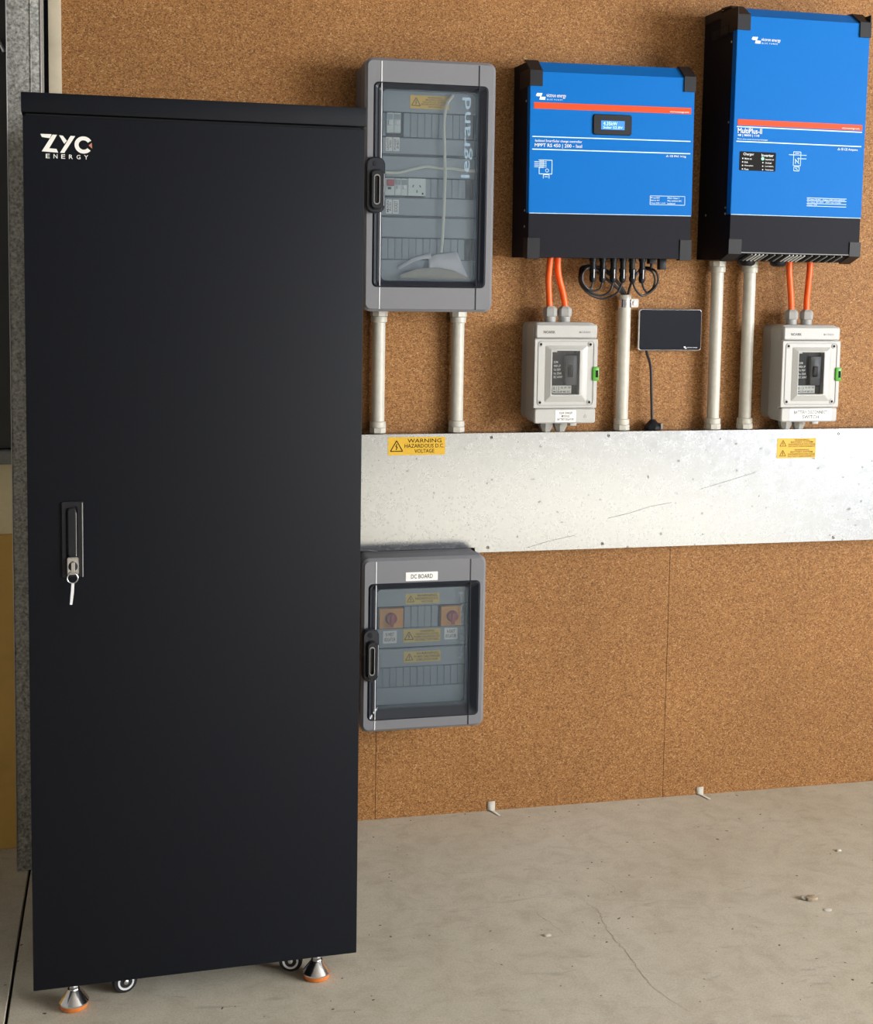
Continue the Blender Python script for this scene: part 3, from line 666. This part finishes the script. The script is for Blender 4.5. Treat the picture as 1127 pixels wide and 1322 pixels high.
    for k in range(26):
        X = 1.545+k*.0105; bm = new(); a = Vector((X-.006, -.166, 1.4835)); b = Vector((X+.004, -.197, 1.4985)); n = Vector((0, -.44, -.9))*.0012
        tube(bm, [a+n, b+n], .0019, 6, sm=False); obj('vent_bar', bm, 'rimw' if k in (2, 3, 4, 11, 12, 13, 14, 15) else 'sill' if k % 2 else 'blackgap', t, off)
    for X in (1.600, 1.69): obj('blanking_gland', lathe(new(), (X, -.085, 1.483), (0, 0, -1), [(.022, 0), (.022, .006), (.018, .012), (.012, .014)], 18), 'blackpl', t, off)
    for z in (2.03, 1.83, 1.615, 1.60): screw_side(t, off, x0-.001, F+.030, z)
    screw_side(t, off, x0, -.05, 1.60)
multi()

# ------------------------------------------------------------------ battery isolators
def isolator(label, ox, oz, gx, gxb, lab, bw, sub, lever):
    off = (ox, 0, oz); t = thing('battery_isolator', label, 'isolator', off, group='grey battery isolator boxes')
    Z = (0, 0, 0)
    obj('base', plate(new(), 0, .166, .004, .256, -.0005, -.045, .014, .002), 'ivoryb', t)
    obj('lid', plate(new(), -.001, .167, 0, .258, -.0465, -.104, .016, .004), 'ivory', t)
    obj('lid_band', plate(new(), .001, .165, .2185, .2535, -.103, -.118, .006, .003), 'ivory', t)
    obj('lid_band', plate(new(), .001, .165, .0005, .0385, -.103, -.118, .006, .003), 'ivory', t)
    # door with sloped window surround
    bm = new(); ring(bm, (-.003, .166, .040, .217), (.026, .139, .056, .200), -.104, -.121, .003, .004, .0015); obj('door', bm, 'ivory', t)
    bm = new(); ring(bm, (.006, .158, .046, .212), (.009, .155, .049, .209), -.121, -.1225, .010, .008, .0006); obj('door_ridge', bm, 'ivoryb', t)
    bm = new(); A = rr(.026, .139, .056, .200, .004); B = rr(.040, .124, .072, .190, .003); Cc = rr(.042, .116, .075, .187, .002)
    loft(bm, [[(x, -.104, z) for x, z in A], [(x, -.1215, z) for x, z in A], [(x, -.129, z) for x, z in B], [(x, -.128, z) for x, z in Cc], [(x, -.102, z) for x, z in Cc]], False, False); obj('window_surround', bm, 'ivory', t)
    br = obj('breaker', plate(new(), .041, .117, .074, .188, -.104, -.109, .001, .0006, 2), 'breaker', t)
    obj('toggle_block', box(new(), .080, .112, -.121, -.109, .098, .176, .003), 'breaker2' if lever else 'breaker', br)
    obj('toggle', box(new(), .086, .100, -.126, -.121, .120, .150, .003), 'breaker', br)
    obj('print_block', box(new(), .047, .061, -.1094, -.109, .1825, .1865), 'white', br, sm=0)
    bm = new()
    for k, s in enumerate(('EX9M', '400A 3P', 'Ue 500V', 'Icu 25kA', 'IEC 60947')):
        z = .160-.0095*k; text(bm, s, .053, .053+.0026*len(s), z-.006, z, -.109)
    flat('print', bm, 'whitelab', br)
    pl = obj('rating_plate', box(new(), .050, .101, -.1097, -.109, .0765, .097), 'whitelab', br, sm=0)
    bm = new(); text(bm, 'B 1 3', .053, .068, .086, .094, -.1097); text(bm, 'ON  OFF  TRIP', .072, .099, .089, .094, -.1097); text(bm, 'MCCB 4P 48V DC', .053, .098, .079, .0835, -.1097); flat('print', bm, 'ink', br)
    obj('window_pane', plate(new(), .0405, .1175, .0735, .1885, -.1265, -.1278, .002, .0004, 2), 'winglass', t)
    for x, z in ((.0135, .203), (.1455, .203), (.0135, .055), (.1455, .055)):
        s = obj('screw', lathe(new(), (x, -.1205, z), (0, -1, 0), [(.0065, 0), (.0065, .0018), (.0055, .0022)], 16), 'ivoryb', t)
        obj('screw_recess', lathe(new(), (x, -.1227, z), (0, -1, 0), [(.0034, 0), (.0032, .0003)], 10), 'ink', s)
    la = obj('latch', box(new(), .152, .1695, -.126, -.106, .110, .146, .003), 'green', t)
    obj('latch_slot', box(new(), .160, .1665, -.1268, -.1258, .119, .137, .0002, 1), 'ink', la)
    for s, a, b, za, zb in (('NOARK', .021, .052, .2305, .2375), (sub, .116, .146, .2315, .2365)): flat('lettering', text(new(), s, a, b, za, zb, -.118), 'ink' if s == 'NOARK' else 'grey', t)
    white_label(t, Z, *bw, -.118, lab)
    bm = new(); c = (.137, .019)
    for a, b in (((0, .004), (-.004, -.003)), ((-.004, -.003), (.004, -.003)), ((.004, -.003), (0, .004))): bar(bm, (c[0]+a[0], c[1]+a[1]), (c[0]+b[0], c[1]+b[1]), .0007, -.118)
    if not bw[1] > .13: obj('moulded_mark', bm, 'grey', t, sm=0)
    else: bm.free()
    obj('hinge_tab', box(new(), .103, .121, -.100, -.085, -.008, .001, .001), 'ivory', t)
    for x in gx:
        bm = new(); lathe(bm, (x, -.06, .2575), (0, 0, 1), [(.015, 0), (.015, .014)], 18); g = obj('cable_gland', bm, 'gland', t)
        bm = new(); lathe(bm, (x, -.06, .2715), (0, 0, 1), [(.0165, 0), (.0185, .002), (.0185, .018), (.0165, .022), (.010, .027), (.0085, .027)], 6, .3); obj('nut', bm, 'gland', g)
    for x in gxb:
        bm = new(); lathe(bm, (x, -.045, .0), (0, 0, -1), [(.0165, 0), (.0185, .002), (.0185, .014), (.0165, .018), (.012, .0285)], 8, .3); obj('cable_gland', bm, 'gland', t)
    return t
isolator('grey isolator box with small label, below the charge controller beside the silver-clamped conduit', 1.013, 1.060, (.0555, .0945), (.055, .094), ['SOLAR CHARGER', 'MODULE', 'BATTERY ISOLATOR'], (.057, .112, .004, .0345), 'MCCB BOX', True)
isolator('grey isolator box with wide battery disconnect label, below the larger inverter', 1.697, 1.057, (.050, .0945), (.052, .091), ['BATTERY DISCONNECT', 'SWITCH'], (.026, .148, .004, .0355), 'MCCB BOX', True)

# ------------------------------------------------------------------ cables
def cable(name, label, pts, r, m, grp=None):
    o = obj(name, tube(new(), pts, r, 12), m, None, pts[-1]); o.location = pts[-1]
    return tag(o, label, 'cable', grp)
G = 'orange battery cables'
cable('battery_cable', 'straight orange cable, left of the pair under the charge controller', [(1.066, -.062, 1.490), (1.063, -.062, 1.455), (1.062, -.061, 1.42), (1.065, -.06, 1.38), (1.0675, -.06, 1.345)], .0083, 'orange', G)
cable('battery_cable', 'bent orange cable, right of the pair under the charge controller', [(1.0875, -.058, 1.490), (1.0870, -.058, 1.46), (1.091, -.059, 1.43), (1.101, -.06, 1.395), (1.1075, -.06, 1.365), (1.1075, -.06, 1.345)], .0083, 'orange', G)
cable('battery_cable', 'orange cable, left of the pair under the larger inverter', [(1.735, -.062, 1.490), (1.735, -.062, 1.46), (1.740, -.061, 1.42), (1.745, -.06, 1.38), (1.747, -.06, 1.342)], .0083, 'orange', G)
cable('battery_cable', 'orange cable, right of the pair under the larger inverter', [(1.795, -.062, 1.490), (1.795, -.062, 1.46), (1.793, -.061, 1.42), (1.791, -.06, 1.38), (1.7915, -.06, 1.342)], .0083, 'orange', G)
# looped solar leads with plugs
loops = [
    (1.1745, [(1.1745, 1.421), (1.172, 1.409), (1.160, 1.405), (1.146, 1.422), (1.146, 1.444), (1.160, 1.458), (1.19, 1.452), (1.235, 1.420), (1.272, 1.392), (1.2755, 1.375)], 0),
    (1.201, [(1.201, 1.421), (1.194, 1.404), (1.174, 1.399), (1.150, 1.412), (1.143, 1.432), (1.152, 1.452), (1.175, 1.457), (1.225, 1.430), (1.274, 1.395), (1.279, 1.375)], 1),
    (1.230, [(1.230, 1.421), (1.222, 1.398), (1.199, 1.387), (1.166, 1.398), (1.146, 1.420), (1.146, 1.446), (1.168, 1.461), (1.225, 1.445), (1.276, 1.398), (1.282, 1.375)], 2),
    (1.256, [(1.256, 1.421), (1.240, 1.393), (1.206, 1.379), (1.170, 1.390), (1.145, 1.414), (1.141, 1.440), (1.160, 1.462), (1.22, 1.455), (1.278, 1.402), (1.285, 1.375)], 3),
    (1.283, [(1.285, 1.421), (1.294, 1.402), (1.316, 1.388), (1.344, 1.402), (1.358, 1.426), (1.350, 1.452), (1.328, 1.461), (1.302, 1.440), (1.292, 1.405), (1.2885, 1.375)], 4),
    (1.309, [(1.310, 1.421), (1.317, 1.404), (1.332, 1.396), (1.347, 1.410), (1.351, 1.432), (1.340, 1.453), (1.318, 1.456), (1.299, 1.432), (1.291, 1.402), (1.2875, 1.375)], 5),
]
words = ['leftmost', 'second from left', 'third from left', 'fourth from left', 'fifth from left', 'rightmost']
for X, pts, i in loops:
    off = (X, -.08, 1.42)
    t = thing('solar_cable', 'looped black solar lead with plug, %s of six under the charge controller' % words[i], 'cable', off, group='looped black solar leads')
    n = len(pts); P = []
    for k, (a, b) in enumerate(pts):
        u = k/(n-1); yy = -.08 if u < .15 else (-.086+.004*i if u < .6 else -.050) if u < .85 else -.034-.002*(i % 3)
        P.append((a, yy, b))
    obj('lead', tube(new(), P, .0029, 8, 7), 'pvblack', t, off)
    bm = new(); lathe(bm, (X, -.08, 1.4575), (0, 0, -1), [(.0085, 0), (.0095, .001), (.0095, .010), (.0075, .012), (.0080, .020), (.0090, .022), (.0090, .030), (.006, .036), (.004, .037)], 12); obj('plug', bm, 'blackpl', t, off)
    bm = new(); box(bm, X-.0012, X+.0012, -.0905, -.0885, 1.432, 1.455, .0004, 1); obj('plug_marking', bm, 'rimw', t, off)

# ------------------------------------------------------------------ touch display
off = (1.413, 0, 1.2415)
t = thing('touch_display', 'small black touch display with silver edge hanging on the chipboard wall', 'display', off)
obj('housing', plate(new(), 1.330, 1.496, 1.248, 1.346, -.0005, -.018, .006, .002), 'blackpl', t, off)
obj('bezel', plate(new(), 1.3245, 1.503, 1.2415, 1.3525, -.018, -.030, .007, .002), 'silver', t, off)
sc = obj('screen', plate(new(), 1.3268, 1.5008, 1.2438, 1.3502, -.030, -.0306, .006, .0002), 'dispglass', t, off)
lettering(t, off, 'victron energy', 1.463, 1.492, 1.2488, 1.2522, -.0306); brand_logo(t, off, 1.4525, 1.2475, .36, -.0306)
t = thing('display_cable', 'thin black cable dropping from the touch display into the trunking', 'cable', (1.370, -.03, 1.031))
off = (1.370, -.03, 1.031)
obj('lead', tube(new(), [(1.354, -.012, 1.246), (1.3545, -.018, 1.232), (1.359, -.024, 1.215), (1.362, -.03, 1.19), (1.3645, -.03, 1.144), (1.367, -.03, 1.10), (1.370, -.03, 1.045)], .0038, 10), 'pvblack', t, off)
bm = new(); lathe(bm, (1.371, -.03, 1.0308), (0, 0, 1), [(.0225, 0), (.0235, .002), (.0225, .010), (.016, .018), (.008, .026), (.005, .028)], 8); obj('cable_gland', bm, 'blackpl', t, off)
bm = new(); box(bm, 1.3865, 1.3925, -.05, -.03, 1.034, 1.049, .0015); obj('gland_clip', bm, 'sill', t, off)

# ------------------------------------------------------------------ black battery cabinet
W, DP, ZB, ZT = .6275, .60, .071, 1.752
ang = math.atan2(.025, .627)
cab = thing('battery_cabinet', 'tall black steel battery cabinet standing on levelling feet', 'cabinet', (-.1772, -.840, 0), (0, 0, ang))
# local frame: x along the front from its left corner, y back towards the wall
obj('body', box(new(), .004, W-.004, .022, DP, ZB+.004, 1.714, .002), 'black', cab)
obj('door_gap', box(new(), .006, W-.006, .018, .0225, ZB+.006, 1.716), 'blackgap', cab, sm=0)
obj('top_lid', box(new(), -.0015, W+.0015, -.002, DP+.003, 1.7165, ZT, .002), 'black', cab)
dr = obj('door', box(new(), .001, W-.001, 0, .0185, ZB, 1.711, .0015), 'black', cab)
# logo, measured on the door
def lz(pts, m, name='logo'):
    bm = new()
    for pp in pts: poly(bm, [(.0315+(a-130)*.0001238, 1.6790-(b-155)*.0001240) for a, b in pp], -.0001, -.0006)
    return obj(name, bm, m, dr, sm=0)
lz([[(130, 155), (285, 155), (262, 213), (150, 200)]], 'logo'); lz([[(298, 160), (362, 160), (250, 358), (352, 362), (376, 416), (146, 404)]], 'logo')
lz([[(392, 166), (442, 168), (500, 240), (462, 286)]], 'logo'); lz([[(552, 168), (618, 168), (462, 416), (402, 416)]], 'logo')
A = [(735+128*math.cos(math.radians(a)), 292-124*math.sin(math.radians(a))) for a in range(32, 329, 9)]; Bq = [(735+70*math.cos(math.radians(a)), 292-68*math.sin(math.radians(a))) for a in range(32, 329, 9)]
bm = new()
for i in range(len(A)-1): poly(bm, [(.0315+(a-130)*.0001238, 1.6790-(b-155)*.0001240) for a, b in (A[i], A[i+1], Bq[i+1], Bq[i])], -.0001, -.0006)
bmesh.ops.remove_doubles(bm, verts=bm.verts, dist=1e-6); obj('logo', bm, 'logo', dr, sm=0)
lz([[(806, 295), (852, 256), (856, 340)]], 'logored')
bm = new()
for i, ch in enumerate('ENERGY'):
    a = 202+i*108; text(bm, ch, .0315+(a-130)*.0001238, .0315+(a+56-130)*.0001238, 1.6790-(500-155)*.0001240, 1.6790-(438-155)*.0001240, -.0001, .0005)
flat('logo_lettering', bm, 'logo', dr)
# swing handle
hx0, hx1, hz0, hz1 = .0610, .1000, .868, 1.010
bm = new(); ring(bm, (hx0, hx1, hz0, hz1), (hx0+.008, hx1-.010, hz0+.006, hz1-.008), -.0002, -.004, .003, .006, .001); hd = obj('handle', bm, 'blackpl', cab)
obj('handle_recess', plate(new(), hx0+.004, hx1-.006, hz0+.003, hz1-.004, -.0003, -.0012, .003, .0002), 'blackgap', hd)
obj('lever', plate(new(), hx0+.0105, hx1-.0125, .906, hz1-.0115, -.0013, -.009, .007, .002), 'blackpl', hd)
obj('lever_edge', box(new(), hx1-.0132, hx1-.0122, -.0075, -.0055, .908, .990), 'silver', hd, sm=0)
obj('handle_highlight', box(new(), hx1-.0025, hx1-.0005, -.0052, -.0038, hz0, hz1-.002, .0004, 1), 'sill', hd)  # pale strip paints the highlight along the right edge
lk = obj('lock', plate(new(), .0705, .0915, .873, .907, -.0013, -.012, .004, .0015), 'chrome', hd)
obj('lock_barrel', lathe(new(), (.081, -.012, .890), (0, -1, 0), [(.0085, 0), (.0085, .002), (.0075, .0026)], 20), 'breaker', hd)
# key with ring, hanging in the lock
kt = thing('key', 'silver key on a split ring hanging from the cabinet lock', 'key', (0, 0, 0))
kt.matrix_world = Matrix.Translation((-.1772, -.840, 0)) @ Matrix.Rotation(ang, 4, 'Z') @ Matrix.Translation((.081, -.015, .868))
bm = new(); plate(bm, -.0035, .0035, .010, .031, .0005, -.003, .003, .0006); obj('key_bow', bm, 'steel', kt)
bm = new()
tube(bm, [(.0095*math.cos(k*PI/8)-.001, -.004, .0015+.0095*math.sin(k*PI/8)) for k in range(17)], .0009, 6, sm=False); obj('split_ring', bm, 'steel', kt)
bm = new(); poly(bm, [(-.003, -.008), (.002, -.008), (.001, -.026), (-.002, -.048), (-.0065, -.048), (-.0045, -.026)], -.003, -.0048); obj('spare_key', bm, 'rimw', kt, sm=0)
# levelling feet and casters (local coordinates)
def local(X, Y):
    dx, dy = X+.1772, Y+.840; c, s = math.cos(ang), math.sin(ang); return dx*c+dy*s, -dx*s+dy*c
f1, f2 = local(-.1045, -.782), local(.3752, -.763)
for k, (x, y) in enumerate((f1, f2, (f1[0], DP-.06), (f2[0], DP-.06))):
    ft = obj('levelling_foot', lathe(new(), (x, y, .0), (0, 0, 1), [(.022, 0), (.026, .003), (.0275, .008), (.0275, .012)], 28), 'rubber', cab)
    obj('foot_dome', lathe(new(), (x, y, .0118), (0, 0, 1), [(.0285, 0), (.0288, .003), (.025, .008), (.016, .020), (.0115, .027)], 28), 'chrome', ft)
    obj('foot_nut', lathe(new(), (x, y, .0385), (0, 0, 1), [(.0085, 0), (.0092, .001), (.0092, .008), (.0085, .009)], 6), 'steel', ft)
    obj('foot_stem', cyl(new(), (x, y, .040), (x, y, .085), .0052, 14), 'steel', ft)
c1, c2 = local(-.008, -.742), local(.327, -.725)
for k, (x, y, a) in enumerate(((c1[0], c1[1], .25), (c2[0], c2[1], -.25), (c1[0], DP-.12, .3), (c2[0], DP-.12, .1))):
    d = Vector((math.sin(a), -math.cos(a), 0)); p = Vector((x, y, .0245))
    cs = obj('caster', lathe(new(), p-d*.010, d, [(.017, 0), (.0225, .001), (.0245, .004), (.0245, .016), (.0225, .019), (.017, .020)], 28), 'tyre', cab)
    bm = new()
    for j in range(14):
        t0, t1 = math.radians(-215+j*17.8), math.radians(-215+(j+1)*17.8); u = Vector((math.cos(a), math.sin(a), 0)); v = Vector((0, 0, 1))
        q = [p+d*.0102+(u*math.cos(t)+v*math.sin(t))*r for t, r in ((t0, .0165), (t1, .0165), (t1, .0125), (t0, .0125))]
        loft(bm, [q, [w_+d*.0012 for w_ in q]])
    obj('wheel_ring', bm, 'rimw', cs, sm=0)
    obj('axle', lathe(new(), p+d*.010, d, [(.005, 0), (.005, .003), (.003, .004)], 10), 'steel', cs)
    bm = new(); u = Vector((math.cos(a), math.sin(a), 0))
    lathe(bm, p-d*.013, d, [(.012, 0), (.012, .002)], 14); lathe(bm, Vector((x, y, .048)), (0, 0, 1), [(.013, 0), (.017, .004), (.017, .028)], 16); obj('caster_mount', bm, 'blackpl', cs)

# ------------------------------------------------------------------ little things on the floor
def tab(label, X, Z, wd):
    off = (X, -.02, 0); t = obj('tape_tab', loft_strip([(X, -.0012, Z+.022), (X, -.0016, .003), (X+.003, -.010, .0010), (X+.012, -.040, .0010)], [wd, wd, wd*.45, wd*.35]), 'tape', None, off); t.location = off
    md = t.modifiers.new('thickness', 'SOLIDIFY'); md.thickness = .0008
    tag(t, label, 'tape')
def loft_strip(pts, wd):
    bm = new(); vs = [(bm.verts.new((x-w_/2, y, z)), bm.verts.new((x+w_/2, y, z))) for (x, y, z), w_ in zip(pts, wd)]
    for a, b in zip(vs, vs[1:]): bm.faces.new((a[0], a[1], b[1], b[0]))
    return bm
tab('pale tape tab at the wall foot below the DC switchboard', .953, .004, .021)
tab('pale tape tab at the wall foot right of the chipboard seam', 1.556, .0, .021)
def pebble(X, Y, r, m, label, sq=.6, cat='debris'):
    bm = new(); bmesh.ops.create_icosphere(bm, subdivisions=2, radius=r)
    for v in bm.verts:
        k = 1+random.uniform(-.22, .22); v.co = Vector((v.co.x*1.3*k, v.co.y*k, max(-r*sq*.8, v.co.z*k*sq)))
    zmin = min(v.co.z for v in bm.verts)
    o = obj('pebble' if m == 'stone' else 'paint_chip', bm, m, None, sm=25); o.location = (X, Y, -zmin); tag(o, label, cat)
pebble(1.548, -.648, .0105, 'stone', 'brown pebble lying on the concrete floor at right')
pebble(1.535, -.640, .007, 'chipw', 'pale chip touching the brown pebble on the floor')
pebble(1.562, -.700, .008, 'chipw', 'thin pale flake just in front of the brown pebble', .12)
pebble(.894, -.690, .006, 'chipw', 'white paint flake on the floor nearest the cabinet', .3)
pebble(1.750, -.415, .0055, 'chipw', 'white crumb on the floor between pebble and wall at far right', .5)
